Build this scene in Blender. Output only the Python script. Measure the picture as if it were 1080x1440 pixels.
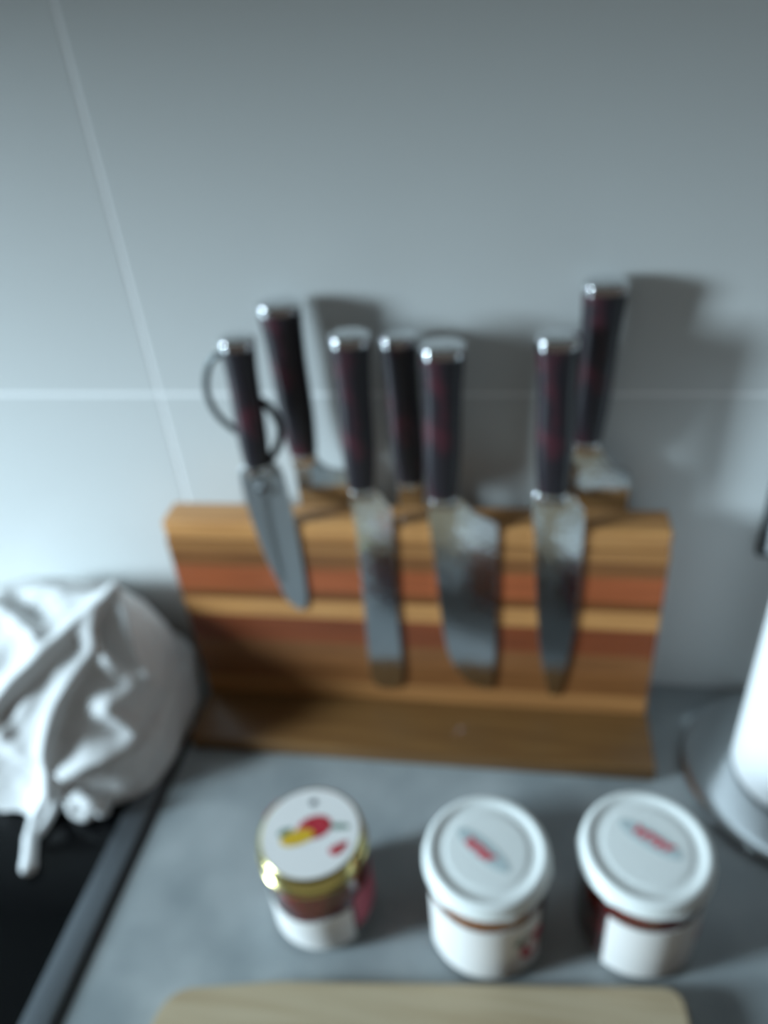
import bpy, bmesh, math, random
import numpy as np
from mathutils import Vector, Matrix
random.seed(4)
for o in list(bpy.data.objects): bpy.data.objects.remove(o)
scn = bpy.context.scene
COL = scn.collection
S = 0.012                      # one layout unit in metres

# ------------------------------------------------------------------ camera
CP = (7.421, -39.719, 41.851)
PITCH, YAW, ROLL = (math.radians(a) for a in (34.229, 12.609, -5.552))
FPX = 1082.7
fw = Vector((-math.sin(YAW)*math.cos(PITCH), math.cos(YAW)*math.cos(PITCH), -math.sin(PITCH)))
rt = Vector((math.cos(YAW), math.sin(YAW), 0)); up = rt.cross(fw)
r2 = math.cos(ROLL)*rt + math.sin(ROLL)*up
u2 = -math.sin(ROLL)*rt + math.cos(ROLL)*up
cd = bpy.data.cameras.new('camera'); cam = bpy.data.objects.new('camera', cd); COL.objects.link(cam)
M = Matrix((r2, u2, -fw)).transposed().to_4x4(); M.translation = Vector(CP)*S
cam.matrix_world = M
cd.sensor_fit = 'VERTICAL'; cd.sensor_height = 36; cd.sensor_width = 27
cd.lens = FPX*36/1440
cd.clip_start = 0.01
cd.dof.use_dof = True                       # a phone lens focused too near
cd.dof.focus_distance = 0.15
cd.dof.aperture_fstop = cd.lens/3.4
scn.camera = cam

# ------------------------------------------------------------------ light
w = bpy.data.worlds.new('world'); scn.world = w; w.use_nodes = True
w.node_tree.nodes['Background'].inputs[0].default_value = (1.0, 0.85, 0.74, 1)
w.node_tree.nodes['Background'].inputs[1].default_value = 0.12
ld = bpy.data.lights.new('window_daylight', 'AREA'); ld.shape = 'RECTANGLE'
ld.size = 0.42; ld.size_y = 0.82; ld.energy = 196; ld.color = (0.68, 0.88, 1.0)
lo = bpy.data.objects.new('window_daylight', ld); COL.objects.link(lo)
T = Vector((0, -4, 14))*S
lo.location = (-2.25, -1.12, 0.86)
lo.rotation_euler = (T-lo.location).to_track_quat('-Z', 'Y').to_euler()
scn.view_settings.view_transform = 'Standard'; scn.view_settings.look = 'None'
scn.view_settings.gamma = 1; scn.view_settings.use_curve_mapping = False
scn.view_settings.exposure = -0.60

# ------------------------------------------------------------------ helpers
def lin(c):
    return tuple(((v/255)/12.92 if v/255 <= .04045 else ((v/255+.055)/1.055)**2.4) for v in c)+(1,)
def mat(name, rgb, rough=.5, metal=0, spec=.5, noise=None, bump=None, coat=0, coatr=.08, trans=0, ior=1.45, sheen=0, stretch=(1, 1, 1), vor=None):
    """noise=(rgb2, scale, detail, lo, hi)   bump=(scale, strength, distance)   vor=(scale, strength)"""
    m = bpy.data.materials.new(name); m.use_nodes = True
    nt = m.node_tree; N = nt.nodes; L = nt.links; b = N['Principled BSDF']
    b.inputs['Base Color'].default_value = lin(rgb); b.inputs['Roughness'].default_value = rough
    b.inputs['Metallic'].default_value = metal; b.inputs['Specular IOR Level'].default_value = spec
    b.inputs['Coat Weight'].default_value = coat; b.inputs['Coat Roughness'].default_value = coatr
    b.inputs['Transmission Weight'].default_value = trans; b.inputs['IOR'].default_value = ior
    b.inputs['Sheen Weight'].default_value = sheen
    tc = N.new('ShaderNodeTexCoord'); mp = N.new('ShaderNodeMapping')
    mp.inputs['Scale'].default_value = stretch
    L.new(tc.outputs['Object'], mp.inputs['Vector'])
    if noise:
        t = N.new('ShaderNodeTexNoise'); t.inputs['Scale'].default_value = noise[1]; t.inputs['Detail'].default_value = noise[2]
        L.new(mp.outputs[0], t.inputs['Vector'])
        r = N.new('ShaderNodeValToRGB'); r.color_ramp.elements[0].position = noise[3]; r.color_ramp.elements[1].position = noise[4]
        r.color_ramp.elements[0].color = lin(rgb); r.color_ramp.elements[1].color = lin(noise[0])
        L.new(t.outputs['Fac'], r.inputs[0]); L.new(r.outputs[0], b.inputs['Base Color'])
    if bump or vor:
        if vor:
            t = N.new('ShaderNodeTexVoronoi'); t.inputs['Scale'].default_value = vor[0]; t.feature = 'SMOOTH_F1'
            out = t.outputs['Distance']; st = vor[1]; ds = .0012
        else:
            t = N.new('ShaderNodeTexNoise'); t.inputs['Scale'].default_value = bump[0]; t.inputs['Detail'].default_value = 4
            out = t.outputs['Fac']; st = bump[1]; ds = bump[2]
        L.new(mp.outputs[0], t.inputs['Vector'])
        bp = N.new('ShaderNodeBump'); bp.inputs['Strength'].default_value = st; bp.inputs['Distance'].default_value = ds
        L.new(out, bp.inputs['Height']); L.new(bp.outputs[0], b.inputs['Normal'])
    return m

ORG = {}
def thing(name, label, cat, loc, group=None):
    o = bpy.data.objects.new(name, None); COL.objects.link(o); o.empty_display_size = .02
    o.location = Vector(loc)*S; o['label'] = label; o['category'] = cat
    if group: o['group'] = group
    ORG[o.name] = Vector(loc); return o
def obj(name, VF, m, parent=None, loc=(0, 0, 0), smooth=True, angle=40):
    """VF in world layout units"""
    V, F = VF
    org = ORG[parent.name] if parent else Vector(loc)
    me = bpy.data.meshes.new(name)
    me.from_pydata([tuple((Vector(v)-org)*S) for v in V], [], F)
    bm = bmesh.new(); bm.from_mesh(me); bmesh.ops.recalc_face_normals(bm, faces=bm.faces); bm.to_mesh(me); bm.free()
    me.materials.append(m)
    if smooth:
        me.polygons.foreach_set('use_smooth', [True]*len(me.polygons))
        me.set_sharp_from_angle(angle=math.radians(angle))
    o = bpy.data.objects.new(name, me); COL.objects.link(o)
    if parent: o.parent = parent
    else: o.location = org*S
    ORG[o.name] = org
    return o
def tag(o, label, cat, group=None):
    o['label'] = label; o['category'] = cat
    if group: o['group'] = group
    return o
def struct(o): o['kind'] = 'structure'; return o
def box(x0, x1, y0, y1, z0, z1, bev=.08, seg=2, f=None):
    bm = bmesh.new(); bmesh.ops.create_cube(bm, size=1)
    for v in bm.verts:
        v.co = Vector(((x0+x1)/2+v.co.x*(x1-x0), (y0+y1)/2+v.co.y*(y1-y0), (z0+z1)/2+v.co.z*(z1-z0)))
    if bev: bmesh.ops.bevel(bm, geom=bm.edges[:], offset=bev, segments=seg, affect='EDGES', profile=.5)
    return dump(bm, f)
def dump(bm, f=None):
    bm.verts.index_update()
    V = [f(*v.co) if f else tuple(v.co) for v in bm.verts]; F = [[v.index for v in q.verts] for q in bm.faces]
    bm.free(); return V, F
def lathe(prof, cx, cy, n=64, a0=0, a1=2*math.pi, f=None):
    full = abs(a1-a0-2*math.pi) < 1e-6; k = n if full else n+1
    V = []; F = []
    for r, z in prof:
        for i in range(k):
            a = a0+(a1-a0)*i/n; V.append((cx+r*math.cos(a), cy+r*math.sin(a), z))
    for j in range(len(prof)-1):
        for i in range(n):
            i2 = (i+1) % k
            F.append([j*k+i, j*k+i2, (j+1)*k+i2, (j+1)*k+i])
    if full:
        if prof[0][0] > 1e-6: F.append(list(range(k))[::-1])
        if prof[-1][0] > 1e-6: F.append([(len(prof)-1)*k+i for i in range(k)])
    if f: V = [f(*v) for v in V]
    return V, F
def prism(poly, y0, y1, f, bev=.03):
    """outline in (x,z), extruded along y"""
    bm = bmesh.new(); vs = [bm.verts.new((x, y0, z)) for x, z in poly]; fc = bm.faces.new(vs)
    ex = bmesh.ops.extrude_face_region(bm, geom=[fc])
    for g in ex['geom']:
        if isinstance(g, bmesh.types.BMVert): g.co.y = y1
    bmesh.ops.recalc_face_normals(bm, faces=bm.faces)
    if bev: bmesh.ops.bevel(bm, geom=bm.edges[:], offset=bev, segments=1, affect='EDGES')
    return dump(bm, f)
def smooth_poly(P, k=4, closed=True):
    n = len(P); out = []
    rng = range(n) if closed else range(n-1)
    g = lambda i: P[i % n] if closed else P[max(0, min(n-1, i))]
    for i in rng:
        p0, p1, p2, p3 = (np.array(g(i+j), float) for j in (-1, 0, 1, 2))
        for s in range(k):
            t = s/k
            out.append(tuple(.5*((2*p1)+(-p0+p2)*t+(2*p0-5*p1+4*p2-p3)*t*t+(-p0+3*p1-3*p2+p3)*t**3)))
    if not closed: out.append(tuple(float(c) for c in P[-1]))
    return out
def tube(P, r, n=12, closed=False, f=None):
    P = [Vector(p) for p in P]; V = []; F = []; m = len(P)
    rr = r if isinstance(r, (list, tuple)) else [r]*m
    nrm = None
    for i in range(m):
        a = P[(i-1) % m] if closed or i else P[0]; b = P[(i+1) % m] if closed or i < m-1 else P[-1]
        t = (b-a).normalized()
        if nrm is None: nrm = t.orthogonal().normalized()
        nrm = (nrm-t*nrm.dot(t)).normalized(); bn = t.cross(nrm)
        for j in range(n):
            q = 2*math.pi*j/n; V.append(tuple(P[i]+rr[i]*(math.cos(q)*nrm+math.sin(q)*bn)))
    for i in range(m if closed else m-1):
        i2 = (i+1) % m
        for j in range(n): F.append([i*n+j, i*n+(j+1) % n, i2*n+(j+1) % n, i2*n+j])
    if not closed: F += [list(range(n))[::-1], [(m-1)*n+j for j in range(n)]]
    if f: V = [f(*v) for v in V]
    return V, F
def loft(secs, n=28, e=2.35, f=None):
    """secs: (cx, cy, z, half_x, half_y)"""
    V = []; F = []
    for cx, cy, z, a, b in secs:
        for j in range(n):
            q = 2*math.pi*j/n; c, s = math.cos(q), math.sin(q)
            V.append((cx+a*math.copysign(abs(c)**(2/e), c), cy+b*math.copysign(abs(s)**(2/e), s), z))
    for i in range(len(secs)-1):
        for j in range(n): F.append([i*n+j, i*n+(j+1) % n, (i+1)*n+(j+1) % n, (i+1)*n+j])
    F += [list(range(n))[::-1], [(len(secs)-1)*n+j for j in range(n)]]
    if f: V = [f(*v) for v in V]
    return V, F

# ------------------------------------------------------------------ materials
M_tile = mat('white_tile', (212, 214, 213), .34, bump=(6, .02, .002))
M_grout = mat('pale_grout', (250, 250, 250), .8)
M_top = mat('grey_worktop', (134, 142, 145), .42, noise=((164, 170, 172), 16, 7, .38, .68), bump=(60, .05, .001))
M_silicone = mat('grey_silicone', (150, 154, 156), .5)
M_cab = mat('cabinet_white', (205, 204, 200), .5)
M_glass_black = mat('black_hob_glass', (5, 6, 8), .1, spec=.3)
M_frame = mat('brushed_hob_frame', (120, 126, 132), .38, metal=.85)
M_gap = mat('dark_shadow_gap', (52, 54, 56), .7)  # shade of the gap beside the hob frame, put into the colour
def wood(name, a, b, sc=(3, 40, 60)):
    return mat(name, a, .38, noise=(b, 4, 5, .35, .7), stretch=sc, bump=(8, .06, .0006), coat=.15)
W_tan = wood('acacia_tan', (206, 150, 92), (176, 120, 70))
W_brown = wood('acacia_brown', (122, 78, 46), (146, 96, 56))
W_red = wood('acacia_red', (138, 72, 42), (112, 58, 34))
W_orange = wood('acacia_orange', (178, 96, 58), (146, 78, 46))
W_dark = wood('acacia_dark', (110, 64, 34), (134, 82, 44))
W_mid = wood('acacia_mid', (134, 86, 48), (112, 70, 38))
W_olive = wood('acacia_olive', (122, 88, 50), (102, 70, 38))
W_honey = wood('acacia_honey', (176, 124, 74), (138, 92, 54), sc=(1, 40, 60))
W_oak = wood('pale_oak', (190, 174, 146), (172, 152, 122), sc=(2, 30, 30))
M_steel = mat('polished_steel', (226, 228, 230), .12, metal=1)
M_bolster = mat('satin_steel', (214, 214, 212), .26, metal=1)
M_blade = mat('hammered_steel', (206, 208, 210), .13, metal=1, vor=(260, .16))
M_blade_flat = mat('smooth_steel', (206, 212, 216), .42, metal=1, bump=(40, .03, .001))
M_handle = mat('burgundy_resin', (26, 20, 29), .5, noise=((120, 30, 50), 34, 3, .54, .86), coat=.4, coatr=.3, stretch=(1, 1, .6))
M_ring = mat('grey_ring', (92, 98, 100), .35, metal=.6)
M_black = mat('black_plastic', (16, 16, 18), .35)
M_etch = mat('etched_mark', (120, 112, 118), .6)
M_cloth = mat('white_cotton', (226, 226, 226), .9, sheen=.05, bump=(220, .12, .0006))
M_cord = mat('white_cord', (240, 241, 242), .85, bump=(300, .3, .0008))
M_lidw = mat('white_lid', (238, 242, 240), .34)
M_lidgold = mat('gold_lid', (206, 194, 132), .2, metal=1)
M_glass = mat('jar_glass', (250, 252, 250), .03, trans=1)
M_jamred = mat('dark_red_jam', (138, 22, 28), .25, noise=((84, 12, 18), 60, 4, .4, .7))
M_jamamber = mat('amber_jam', (190, 100, 28), .25, noise=((150, 68, 18), 60, 4, .4, .7))
M_label = mat('white_paper_label', (238, 236, 234), .55)
M_redp = mat('red_print', (216, 86, 98), .5)
M_grayp = mat('grey_print', (192, 206, 208), .5)
M_redf = mat('red_fruit_print', (176, 30, 46), .5, noise=((208, 84, 96), 90, 2, .4, .7))
M_yelf = mat('yellow_fruit_print', (216, 176, 44), .5)
M_leaf = mat('green_leaf_print', (96, 128, 112), .5)
M_dot = mat('dark_print', (60, 70, 78), .5)
M_pink = mat('pink_print', (196, 104, 122), .5)
M_paper = mat('white_tissue', (240, 241, 242), .95, bump=(120, .25, .0012))
M_card = mat('cardboard', (170, 140, 104), .9)
M_chrome = mat('brushed_chrome', (190, 194, 196), .2, metal=1)
M_rubber = mat('black_rubber', (20, 20, 21), .6)
M_plate = mat('white_plate', (226, 232, 236), .35)
M_plated = mat('dark_plate_rim', (58, 62, 64), .45)

# ------------------------------------------------------------------ room shell
wall = struct(obj('wall_back', box(-170, 90, .62, 3, -3, 110, 0), M_grout, smooth=False))
XS, ZS, G = -14.76, 22.42, .2
wall_g = struct(obj('trim_1', box(-170, 90, .03, .62, -1, 110, 0), M_grout, smooth=False))
for x0 in (XS-150, XS-100, XS-50, XS, XS+50):
    for z0 in (ZS-25, ZS, ZS+25, ZS+50):
        a, b = x0+G/2, min(x0+50, 90)-G/2
        obj('tile', box(a, b, 0, .5, max(z0, -2)+G/2, z0+25-G/2, .04, 1), M_tile, wall, angle=15)
def slab(pts, z0, z1, bev=.16):
    bm = bmesh.new(); vs = [bm.verts.new((x, y, z0)) for x, y in pts]; fc = bm.faces.new(vs)
    ex = bmesh.ops.extrude_face_region(bm, geom=[fc])
    for g in ex['geom']:
        if isinstance(g, bmesh.types.BMVert): g.co.z = z1
    bmesh.ops.recalc_face_normals(bm, faces=bm.faces)
    ed = [e for e in bm.edges if abs(e.verts[0].co.z-e.verts[1].co.z) < 1e-6]
    bmesh.ops.bevel(bm, geom=ed, offset=bev, segments=3, affect='EDGES')
    return dump(bm)
tag(obj('worktop', slab([(-165, -.02), (90, -.02), (90, -52), (-14.86, -52), (-14.86, -7.0), (-66, -7.0), (-66, -52), (-165, -52)], -3.2, 0, .05), M_top, loc=(10, -25, -3.2), angle=12),
    'grey mottled stone-look worktop carrying the knife board and jars', 'worktop')
struct(obj('trim_2', tube([(-164, -.12, .06), (89, -.12, .06)], .2, 10), M_silicone))
cab = thing('wall_cabinet', 'white wall cupboard hanging over the worktop above the tiles', 'cabinet', (10, -13, 43.8))
obj('body', box(-150, 89.5, -27, -.02, 44.2, 96, .1), M_cab, cab, smooth=False)
for i in range(6): obj('door', box(-150+40*i, -110.4+40*i, -28.6, -27.05, 43.8, 96, .12), M_cab, cab, angle=15)

# ------------------------------------------------------------------ hob
hob = thing('ceramic_hob', 'black glass hob with a grey metal side frame, set into the worktop', 'hob', (-42, -28, -3))
obj('glass', box(-65.9, -16.95, -51, -7.05, -1.2, .18, .06), M_glass_black, hob, angle=15)
obj('frame', box(-16.93, -15.32, -51, -7.05, -1.2, .34, .14, 3), M_frame, hob, angle=15)
obj('shadow_gap', box(-15.31, -14.87, -51, -7.05, -1.2, .1, .03), M_gap, hob, angle=15)  # dark strip standing in for the shadow gap along the frame

# ------------------------------------------------------------------ magnetic knife block
PHI = .0174; XB, YB = -14.453, -8.581; cph, sph = math.cos(PHI), math.sin(PHI)
def B(u, v, z): return (XB+cph*u-sph*v, YB+sph*u+cph*v, z)
VF, TH, WB, ZT = 4.31, 2.2, 30.0, 15.98
blk = thing('knife_block', 'striped acacia wood magnetic knife board standing on a flat wooden foot', 'knife block', B(15, 4, 0))
ft = obj('foot', box(0, WB+.2, .0, 7.6, 0, 1.2, .16, 3, f=B), W_olive, blk, angle=15)
zb = [1.2, 2.75, 4.55, 6.3, 8.5, 9.95, 10.7, 12.6, 13.7, 14.6, ZT]
ms = [W_honey, W_mid, W_brown, W_red, W_tan, W_dark, W_orange, W_brown, W_honey, W_tan]
def strip(z0, z1, last):
    bm = bmesh.new(); bmesh.ops.create_cube(bm, size=1)
    for v in bm.verts: v.co = Vector((WB/2+v.co.x*WB, VF+TH/2+v.co.y*TH, (z0+z1)/2+v.co.z*(z1-z0)))
    bmesh.ops.bevel(bm, geom=bm.edges[:], offset=.025, segments=1, affect='EDGES')
    return dump(bm, B)
for i, m in enumerate(ms):
    if i == len(ms)-1: obj('wood_strip', box(0, WB, VF, VF+TH, zb[i], zb[i+1], .22, 4, f=B), m, blk, angle=12)
    else: obj('wood_strip', strip(zb[i], zb[i+1]-.008, 0), m, blk, smooth=False)

# ------------------------------------------------------------------ knives
def handle_parts(t, u, v, ztop, zbot, hw, hw2, du=0., deep=.86, uc=None):
    """resin handle with steel end cap and bolster; du = shift of the foot of the handle"""
    L = ztop-zbot; q = []
    for k in range(13):
        s = k/12
        wdt = hw2+(hw-hw2)*(s**.8)
        wdt += .05*math.sin(s*math.pi*2.0)
        q.append((u+du*(1-s), v, zbot+s*(L-.62), wdt, wdt*deep))
    obj('handle', loft(q, f=B), M_handle, t, angle=60)
    c = (u, v, ztop); zz = ztop-.6
    cap = [(u, v, zz-.02, hw+.02, (hw+.02)*deep), (u, v, zz+.32, hw+.03, (hw+.03)*deep)]
    for k in range(1, 9):
        a = k/8*math.pi/2
        cap.append((u, v, zz+.32+.30*math.sin(a), (hw+.03)*max(.02, math.cos(a)**.75), (hw+.03)*deep*max(.02, math.cos(a)**.75)))
    obj('end_cap', loft(cap, f=B), M_steel, t, angle=70)
def bolster(t, u, v, z0, z1, h0, h1, d0, d1):
    obj('bolster', loft([(u, v, z0, h0, d0), (u, v, z0+(z1-z0)*.4, (h0+h1)/2, (d0*1.4+d1*.6)/2), (u, v, z1-.25, h1+.04, d1), (u, v, z1+.05, h1, d1*.98)], f=B), M_bolster, t)
VK = VF-.17
def front_knife(name, label, out, H, heelz, k=3, grp='knives on the front of the knife board', bm=M_blade):
    (u, zt), (ub, zbt), hw, hw2 = H
    zmin = min(q[1] for q in out)
    t = thing(name, label, 'knife', B(u, VK, zmin), grp)
    bl = obj('blade', prism(smooth_poly(out, k), VF-.20, VF-.01, B, .03), bm, t, angle=25)
    handle_parts(t, u, VK, zt, zbt, hw, hw2, ub-u)
    bolster(t, ub, VK-.0, zbt-.95, zbt, hw2*1.0, hw2*.96, .12, hw2*.8)
    return t, bl
f1 = [(12.28, 18.5), (12.22, 15), (12.12, 10), (11.98, 4.2), (12.06, 3.2), (12.45, 2.6), (13.2, 2.45), (13.85, 2.75), (14.18, 3.6), (14.24, 6), (14.26, 10.1), (14.36, 15), (14.38, 17.2), (14.1, 17.9), (13.7, 18.5)]
kb, blade = front_knife('slicing_knife', 'slicing knife with a long narrow even-width blade and blunt tip on wooden board', f1, ((13.1, 27.95), (12.86, 18.85), 1.02, .74), 17)
sa = [(16.62, 18.1), (16.76, 13), (17.0, 8.6), (17.4, 5.7), (18.4, 3.65), (19.6, 3.0), (20.05, 3.2), (20.2, 4.4), (20.34, 7.4), (20.38, 13.1), (20.42, 16.1), (20.3, 16.45), (19.18, 17.15), (18.25, 18.1)]
front_knife('santoku_knife', 'santoku knife with a broad hammered blade and sheepsfoot tip on wooden board', sa, ((17.72, 27.3), (17.4, 18.35), 1.12, .84), 16.4)
ch = [(22.43, 18.4), (22.52, 15.3), (22.75, 10.5), (23.1, 6.4), (23.65, 3.3), (24.08, 2.65), (24.5, 3.5), (24.97, 7.1), (25.15, 10.6), (25.18, 14.4), (25.12, 17.2), (24.8, 17.75), (24.2, 18.5)]
front_knife('utility_knife', 'pointed utility knife with a tapering hammered blade on wooden board', ch, ((23.25, 27.65), (23.4, 18.75), 1.05, .84), 17.5)

VB = VF+TH+.17
def back_knife(name, label, out, H):
    (u, zt), (ub, zbt), hw, hw2 = H
    t = thing(name, label, 'knife', B(u, VB, min(q[1] for q in out)), 'knives hanging on the back of the knife board')
    obj('blade', prism(smooth_poly(out, 3), VF+TH+.01, VF+TH+.22, B, .03), M_blade, t, angle=25)
    handle_parts(t, u, VB, zt, zbt, hw, hw2, ub-u, .8)
    bolster(t, ub, VB, zbt-1.0, zbt, hw2*1.05, hw2*.96, .13, hw2*.76)
back_knife('chef_knife', 'tall dark-handled knife behind the wooden board, beside the kitchen scissors', [(8.42, 19.3), (8.3, 16.9), (8.4, 10), (9.2, 5.4), (10.4, 6.5), (11.2, 10), (11.5, 16), (11.52, 18.0), (11.4, 18.35), (10.3, 18.55), (9.55, 19.3)], ((8.9, 28.75), (8.97, 19.55), 1.15, .80))
back_knife('paring_knife', 'lower knife behind the wooden board, between the slicing and santoku knives', [(14.55, 17.5), (14.5, 14), (14.6, 10), (15.2, 7.4), (15.8, 10), (16, 14), (16.0, 16.6), (15.75, 17.4)], ((15.15, 26.85), (15.25, 17.7), 1.0, .84))
back_knife('cleaver_knife', 'highest knife behind the wooden board with a broad blade heel showing above it', [(24.6, 19.9), (24.35, 18.3), (24.3, 12), (24.8, 7), (26, 5), (27.2, 8), (27.7, 13), (27.75, 17.5), (27.55, 18.5), (26.6, 18.9), (25.9, 20.0)], ((25.55, 29.35), (25.25, 20.4), 1.1, .74))

# kitchen scissors
sc = thing('kitchen_scissors', 'kitchen scissors with a finger ring beside a dark burgundy handle on wooden board', 'scissors', B(7.5, VK, 9.3))
obj('blade', prism(smooth_poly([(6.3, 20.2), (6.2, 16.6), (6.5, 13.4), (7.1, 10.3), (7.9, 9.3), (8.35, 9.7), (8.55, 11), (8.6, 14.4), (8.5, 18), (8.1, 20.2)], 3), VF-.16, VF-.01, B, .03), M_blade_flat, sc, angle=25)
obj('blade', prism(smooth_poly([(5.95, 19.9), (5.95, 17), (6.3, 14.2), (6.9, 11.6), (7.05, 13), (6.95, 16), (7.0, 18.4), (7.2, 20)], 3), VF-.33, VF-.17, B, .03), M_blade_flat, sc, angle=25)
obj('pivot', lathe([(.32, 0), (.32, .1), (.26, .16), (0.01, .18)], 0, 0, 24, f=lambda x, y, z: B(7.1+x, VF-.33-z, 18.6+y)), M_steel, sc)
handle_parts(sc, 7.25, VK-.1, 27.9, 20.3, .90, .70, -.2)
bolster(sc, 7.05, VK-.1, 19.4, 20.3, .8, .68, .2, .56)
obj('finger_ring', tube(smooth_poly([(6.6, VK-.1, 27.0), (5.75, VK-.1, 26.6), (5.2, VK-.1, 25.6), (5.05, VK-.1, 24.5), (5.35, VK-.1, 23.4), (6.0, VK-.1, 22.6), (6.75, VK-.1, 22.0)], 5, False), .19, 12, f=B), M_ring, sc)
obj('thumb_ring', tube(smooth_poly([(7.9, VK-.05, 24.2), (8.4, VK-.05, 23.7), (8.75, VK-.05, 22.8), (8.6, VK-.05, 21.8), (8.1, VK-.05, 20.9), (7.5, VK-.05, 20.2)], 5, False), .24, 12, f=B), M_black, sc)

# ------------------------------------------------------------------ jam jars
def jar_body(t, cx, cy, prof, jam, jz):
    obj('glass_body', lathe(prof+[(max(.01, r-.16), max(z, .35)) for r, z in reversed(prof)]+[(.01, .35)], cx, cy, 72), M_glass, t)
    jp = [(.01, .38)]+[(r-.19, max(z, .38)) for r, z in prof if z < jz]; jp.append((jp[-1][0], jz)); jp.append((.01, jz))
    obj('jam', lathe(jp, cx, cy, 64), jam, t)
def wrap(t, name, cx, cy, R, z0, z1, a0, a1, m, seg=40, wavy=0):
    V = []; F = []
    for rr in (R+.012, R+.045):
        for i in range(seg+1):
            a = math.radians(a0+(a1-a0)*i/seg)
            for z in (z0, z1):
                V.append((cx+rr*math.cos(a), cy+rr*math.sin(a), z+(wavy*math.sin(i/seg*9) if z == z1 else 0)))
    K = 2*(seg+1)
    for i in range(seg):
        p = 2*i
        F += [[p, p+1, p+3, p+2], [K+p, K+p+2, K+p+3, K+p+1], [p, p+2, K+p+2, K+p], [p+1, K+p+1, K+p+3, p+3]]
    F += [[0, K, K+1, 1], [K-2, K-1, 2*K-1, 2*K-2]]
    return obj(name, (V, F), m, t)
def blob(cx, cy, z, rx, ry, ang=0, n=28, wob=.0, k=3, h=.02):
    V = []; F = []
    for zz in (z, z+h):
        for i in range(n):
            a = 2*math.pi*i/n; r = 1+wob*math.sin(k*a+1)
            x, y = rx*r*math.cos(a), ry*r*math.sin(a)
            V.append((cx+x*math.cos(ang)-y*math.sin(ang), cy+x*math.sin(ang)+y*math.cos(ang), zz))
    for i in range(n): F.append([i, (i+1) % n, n+(i+1) % n, n+i])
    F += [list(range(n))[::-1], list(range(n, 2*n))]
    return V, F
def scribble(c, ang, length, amp, z, turns, r=.09):
    """blurred red hand lettering on a lid: one flattened looping stroke"""
    P = []
    for i in range(turns*16+1):
        s = i/(turns*16); th = s*turns*2*math.pi
        x = (s-.5)*length+.13*math.sin(th*1.0+.6); y = amp*math.cos(th)*(.72+.28*math.cos(3.1*s*6))
        P.append((c[0]+x*math.cos(ang)-y*math.sin(ang), c[1]+x*math.sin(ang)+y*math.cos(ang), z))
    V, F = tube(P, r, 8)
    return [(x, y, z+(q-z)*.25) for x, y, q in V], F
def white_jar(label, cx, cy, R, jam, lab, txt, ang):
    t = thing('jam_jar', label, 'jar', (cx, cy, 0), 'white-lidded jam jars')
    b = R-.12
    jar_body(t, cx, cy, [(.01, .06), (b-.5, .06), (b-.2, .0), (b-.04, .2), (b, .6), (b, 5.3), (b-.04, 5.6), (b-.16, 5.95), (b-.2, 6.4)], jam, 6.2)
    prof = [(R-.02, 6.08), (R+.05, 6.13), (R+.05, 6.25), (R-.03, 6.33), (R-.03, 6.72), (R-.10, 6.9), (R-.26, 7.0), (R-.42, 6.99), (R-.50, 6.93), (R-.56, 6.88), (R-.98, 6.86), (R-1.08, 6.91), (R-1.2, 6.92), (.01, 6.92)]
    n = 96; V, F = lathe(prof+[], cx, cy, n)
    V2 = []
    for x, y, z in V:                       # twist-off lugs pressed into the lower rim
        a = math.atan2(y-cy, x-cx); r = math.hypot(x-cx, y-cy)
        if z < 6.28:
            k = max(0, math.cos(6*a+.7))**10
            s = 1+.018*k; x, y = cx+(x-cx)*s, cy+(y-cy)*s; z -= .07*k
        V2.append((x, y, z))
    lid = obj('lid', (V2, F), M_lidw, t)
    obj('lid_emblem', blob(txt[0], txt[1], 6.922, 1.62, .50, ang), M_grayp, lid)
    obj('lid_lettering', scribble((txt[0]+txt[2], txt[1]+txt[3]), ang, txt[4], .26, 6.95, 5), M_redp, lid)
    for L in lab: wrap(t, *L)
    return t
ang2 = math.atan2(-18.62+17.64, 6.25-4.99)
cx, cy, R = 6.02, -18.02, 3.08
j2 = white_jar('white-lidded jar of amber jam with a fruit picture on its label', cx, cy, R, M_jamamber,
               [('paper_label', cx, cy, R-.12, .45, 4.85, -156, -28, M_label)], (5.85, -18.05, -.18, -.03, 1.55), ang2)
def label_fruit(t, cx, cy, R, a, z, rx, rz, m, name):
    V = []; F = []; n = 20
    for rr in (R+.05, R+.065):
        for i in range(n):
            q = 2*math.pi*i/n; aa = math.radians(a)+rx*math.cos(q)/R
            V.append((cx+rr*math.cos(aa), cy+rr*math.sin(aa), z+rz*math.sin(q)*(1-.15*math.cos(2*q))))
    for i in range(n): F.append([i, (i+1) % n, n+(i+1) % n, n+i])
    F += [list(range(n))[::-1], list(range(n, 2*n))]
    obj(name, (V, F), m, t)
label_fruit(j2, cx, cy, R-.12, -43, 2.3, .62, .8, M_redf, 'fruit_print')
label_fruit(j2, cx, cy, R-.12, -50, 3.3, .55, .36, M_leaf, 'leaf_print')
label_fruit(j2, cx, cy, R-.12, -33, 3.0, .4, .45, M_redf, 'fruit_print')
cx, cy, R = 13.6, -16.95, 3.12
ang3 = math.atan2(-17.09+16.14, 14.62-13.12)
j3 = white_jar('white-lidded jar of dark red jam with a plain white label', cx, cy, R, M_jamred,
               [('paper_label', cx, cy, R-.12, .45, 4.75, -126, -22, M_label)], (13.78, -16.58, .12, .0, 1.9), ang3)
label_fruit(j3, cx, cy, R-.12, -27, 2.4, .3, .7, M_redf, 'fruit_print')
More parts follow.
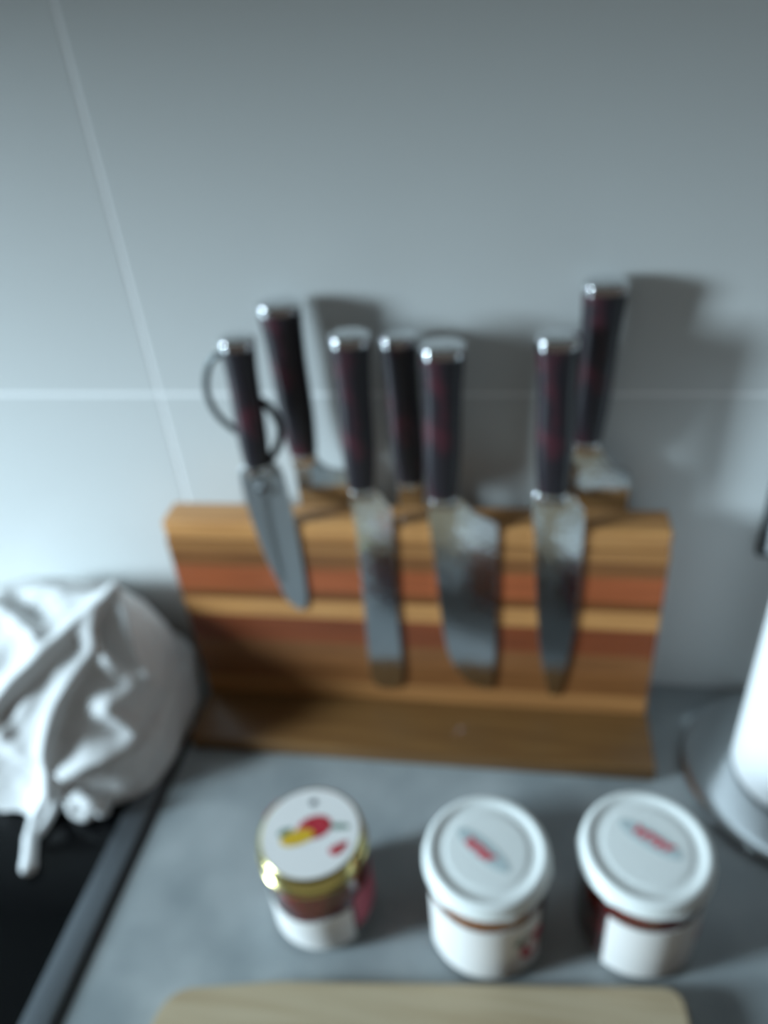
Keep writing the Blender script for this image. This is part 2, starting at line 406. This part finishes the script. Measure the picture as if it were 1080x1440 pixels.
# gold lid jar
cx, cy = -2.85, -18.02
j1 = thing('jam_jar', 'gold-lidded jar of dark jam with a fruit picture on the lid', 'jar', (cx, cy, 0))
jar_body(j1, cx, cy, [(.01, .06), (2.0, .06), (2.35, 0), (2.6, .25), (2.72, .8), (2.72, 3.9), (2.66, 4.5), (2.45, 5.1), (2.35, 5.5), (2.35, 5.8)], M_jamred, 5.5)
lid = obj('lid', lathe([(2.74, 5.62), (2.82, 5.66), (2.82, 5.85), (2.74, 5.92), (2.74, 6.5), (2.68, 6.68), (2.56, 6.78), (2.44, 6.80), (2.3, 6.78), (.01, 6.78)], cx, cy, 96), M_lidgold, j1)
obj('lid_sticker', lathe([(2.5, 6.79), (2.5, 6.815), (.01, 6.815)], cx, cy, 72), M_label, lid)
zl = 6.815
obj('fruit_print', blob(-2.72, -17.75, zl, .82, .72, .3, wob=.10, k=2), M_redf, lid)
obj('fruit_print', blob(-3.45, -18.42, zl+.004, .80, .46, .35, wob=.1, k=2), M_yelf, lid)
obj('fruit_print', blob(-1.25, -18.75, zl, .52, .26, .75, wob=.12), M_redf, lid)
obj('leaf_print', blob(-1.45, -17.55, zl, .55, .15, .1), M_leaf, lid)
obj('leaf_print', blob(-4.15, -18.2, zl, .4, .2, .6), M_leaf, lid)
obj('seal_mark', blob(-3.1, -16.35, zl, .2, .2), M_dot, lid)
wrap(j1, 'paper_label', cx, cy, 2.72, .6, 3.25, -178, -40, M_label, wavy=.14)
wrap(j1, 'paper_label', cx, cy, 2.72, 1.2, 3.8, -36, 18, M_pink, wavy=.1)
V = []
wrap(j1, 'seal_strip', cx, cy, 2.80, 5.95, 6.55, 140, 165, M_pink)

# ------------------------------------------------------------------ cutting board in front
def rounded(cs, k=10):
    out = []; n = len(cs)
    for i in range(n):
        p = Vector(cs[i][:2]); r = cs[i][2]
        a = (Vector(cs[i-1][:2])-p).normalized(); c = (Vector(cs[(i+1) % n][:2])-p).normalized()
        th = a.angle(c); d = r/math.tan(th/2)
        p1, p2 = p+a*d, p+c*d
        for j in range(k+1):
            t = j/k; out.append(tuple(p1*(1-t)**2+p*2*t*(1-t)+p2*t*t))
    return out
cbp = rounded([(15.45, -20.6, 1.0), (16.9, -37.6, 1.4), (-10.8, -40.6, 1.4), (-9.55, -23.95, 1.9), (-4.0, -22.85, 20)])
tag(obj('cutting_board', slab(cbp, .01, 1.5), W_oak, loc=(3, -30, .01), angle=14), 'pale oak cutting board with rounded corners lying in front of the jars', 'cutting board')

# ------------------------------------------------------------------ paper towel
HX, HY = 24.1, -6.9
ph = thing('paper_towel_holder', 'round steel paper towel stand under the white roll', 'holder', (HX, HY, 0))
obj('base', lathe([(.01, .02), (6.3, .02), (6.62, .1), (6.7, .32), (6.6, .55), (6.35, .66), (5.9, .68), (5.6, .62), (.01, .62)], HX, HY, 96), M_chrome, ph)
obj('foot_ring', lathe([(6.2, 0.0), (6.45, 0.0), (6.45, .06), (6.2, .06), (6.2, 0)], HX, HY, 64), M_rubber, ph)
obj('rod', lathe([(.45, .6), (.45, 25), (.9, 25.2), (1.0, 25.8), (.7, 26.4), (.01, 26.6)], HX, HY, 32), M_chrome, ph)
pr = thing('paper_towel_roll', 'white paper towel roll standing on its steel stand', 'paper roll', (HX, HY, .7))
RR = 3.75
obj('tissue', lathe([(1.0, .72), (RR-.25, .72), (RR-.06, .85), (RR, 1.1), (RR, 21), (RR-.1, 21.4), (1.0, 21.4), (1.0, .72)], HX, HY, 96), M_paper, pr)
obj('core', lathe([(.8, .72), (.98, .72), (.98, 21.4), (.8, 21.4), (.8, .72)], HX, HY, 40), M_card, pr)

# ------------------------------------------------------------------ wall plate at the right
wp = thing('wall_plate', 'white wall plate with a dark rim fixed to the tiles behind the paper roll', 'wall plate', (24.6, 0, 12.0))
obj('rim', box(21.05, 28.2, -.55, -.0, 12.0, 19.2, .15, 3), M_plated, wp)
obj('face', box(21.45, 27.8, -.75, -.5, 12.4, 18.8, .12, 3), M_plate, wp)

# ------------------------------------------------------------------ cotton bag
BC = np.array([-24., -7.6, 4.])
def bag_r(D):
    a, b, c = 9.0, 6.5, 7.6
    n = np.where(D[:, 2] < 0, 3.6, 2.3)
    f = lambda q, nn: (np.abs(q[:, 0]/a)**nn+np.abs(q[:, 1]/b)**nn+np.abs(q[:, 2]/c)**nn)**(-1/nn)
    r = f(D, n)
    A = np.array([-18.6, -7., 11.5])-BC; LA = np.linalg.norm(A); A = A/LA
    ang = np.arccos(np.clip(D@A, -1, 1)); rA = f(A[None], 2.3)[0]
    return r+(LA-rA)*np.exp(-(ang/.35)**2)
RIDGES = [  # (points, height, width)
    ([(-25.7, -6.9, 11.5), (-22.7, -6.6, 11.7), (-18.8, -7.3, 11.6)], .35, .8),
    ([(-18.6, -7.6, 11.5), (-20, -10.2, 11), (-21.3, -11.7, 10.1), (-22.9, -13, 8.8), (-24.4, -13.7, 7)], .85, .55),
    ([(-25.5, -8.2, 11.6), (-24.5, -8.7, 11.6), (-22.4, -9.8, 11.3), (-21.5, -10.4, 11.1)], .6, .55),
    ([(-24.6, -7.6, 11.7), (-22.2, -8.6, 11.6)], -.5, .7),
    ([(-18.4, -7.7, 11.4), (-18.5, -9.2, 11), (-18.2, -10.3, 10.1), (-19, -11.8, 9.2), (-20, -13.1, 7.7), (-20.9, -13.8, 5.3), (-21.3, -13.9, 2.9), (-22.6, -14.1, .6)], .75, .42),
    ([(-19, -9.7, 10.9), (-20.4, -11.9, 9.7), (-23.2, -13.8, 6.6)], .3, .4),
    ([(-19.2, -10.2, 10.8), (-20.9, -12.4, 9.5), (-23, -13.6, 7.8)], -.55, .5),
    ([(-18.4, -7, 11.4), (-17.2, -8.1, 10.4), (-16.2, -9.1, 9.0), (-15.7, -9.6, 7.6)], 1.45, .38),
    ([(-18, -8.3, 11.0), (-17.3, -9.2, 10.1), (-16.5, -10, 8.8)], -.9, .45),
    ([(-17.4, -10.3, 9.5), (-16.6, -10.3, 8.7), (-16, -10.4, 7.8), (-16.4, -11.2, 7.5), (-17.3, -12, 7.4), (-16.7, -12, 6.5), (-16.2, -11.8, 5), (-16.9, -12.4, 4.5), (-18.6, -13.3, 4.5), (-20, -13.7, 3.9)], 1.25, .5),
    ([(-17.9, -10.8, 9.5), (-18.8, -12.4, 8.2), (-19.6, -13.5, 6)], -.6, .7),
    ([(-26.6, -13.6, 2.2), (-25, -14, .7), (-23.4, -14.1, .6), (-22.1, -13.8, 1.6)], .8, .5),
    ([(-21.3, -13.9, 2.9), (-20.4, -13.6, 1.6), (-18.8, -13.0, .8), (-17.0, -11.9, .9)], .9, .6),
    ([(-26, -14, 5), (-24, -14.1, 3.2), (-22.6, -14, 2.6)], -.6, .9),
    ([(-17.2, -12.4, 2.8), (-15.8, -10.8, 3.2), (-15.2, -9, 4.6)], -.4, .8),
]
def seg_d(P, a, b):
    ab = b-a; t = np.clip(((P-a)@ab)/(ab@ab), 0, 1)
    return np.linalg.norm(P-(a+t[:, None]*ab), axis=1)
nu, nv = 300, 170
U = np.linspace(0, 2*np.pi, nu, endpoint=False); Vv = np.linspace(0, np.pi, nv)
uu, vv = np.meshgrid(U, Vv)
D = np.stack([np.sin(vv)*np.cos(uu), np.sin(vv)*np.sin(uu), np.cos(vv)], -1).reshape(-1, 3)
P = BC+D*bag_r(D)[:, None]
disp = np.zeros(len(P))
for pts, hh, ww in RIDGES:
    Q = [np.array(q, float) for q in smooth_poly(pts, 4, False)]
    d = np.min([seg_d(P, Q[i], Q[i+1]) for i in range(len(Q)-1)], axis=0)
    disp += 1.25*hh*np.exp(-(d/ww)**1.6)
x, y, z = P.T
disp += .035*np.sin(2.6*x+3.3*y-1.9*z)*np.sin(1.1*x-2.7*z+.4*y)+.10*np.sin(1.3*x+2.1*z)*np.sin(1.7*y-1.1*z+.5)+.05*np.sin(3.1*x-2.3*y+1.7*z)
P = P+D*disp[:, None]
hz = np.clip(P[:, 2], 0, None)/11.5                  # the filled bag leans back towards the tiles
P[:, 0] -= 1.2*hz; P[:, 1] += 1.6*hz; P[:, 2] *= .88
P[:, 2] = np.maximum(P[:, 2], .36)
P[:, 1] = np.minimum(P[:, 1], -.3)
m = P[:, 2] < .5
F = []
for j in range(nv-1):
    for i in range(nu):
        i2 = (i+1) % nu
        F.append([j*nu+i, j*nu+i2, (j+1)*nu+i2, (j+1)*nu+i])
bag = thing('cotton_bag', 'crumpled white cotton drawstring bag resting on the black hob', 'bag', (-23, -8, .36))
body = obj('cloth', ([tuple(q) for q in P], F), M_cloth, bag, angle=180)
obj('drawstring', tube(smooth_poly([(-21.3, -13.9, 2.6), (-21.9, -14.5, 1.4), (-22.2, -15.2, .75), (-22.0, -16.2, .55), (-21.4, -17.4, .55), (-20.8, -18.6, .55)], 5, False), [.34]*10+[.36]*6+[.42]*6+[.46]*3+[.3], 14), M_cord, bag)
obj('drawstring', tube(smooth_poly([(-20.9, -13.9, 2.2), (-21.2, -14.6, 1.1), (-21.4, -15.3, .62), (-21.6, -16.2, .5)], 5, False), .27, 12), M_cord, bag)
kn = []
for i in range(60):
    a = i/60*2*math.pi
    kn.append((-18.85+.78*math.cos(a)+.25*math.cos(3*a), -14.5-.2*math.sin(2*a), 1.3+.66*math.sin(a)+.2*math.sin(3*a)))
obj('knot', tube(kn, .42, 14, True), M_cloth, bag)
obj('gathered_hem', tube(smooth_poly([(-21.2, -13.9, 1.6), (-20.2, -13.9, 1.3), (-18.6, -13.7, 1.2), (-17.6, -13.0, .95), (-16.9, -12.2, .9)], 5, False), [.5, .55, .6, .5, .42, .5, .6, .62, .55, .5, .5, .55, .5, .42, .5, .55, .6, .55, .5, .4, .25], 14), M_cloth, bag)
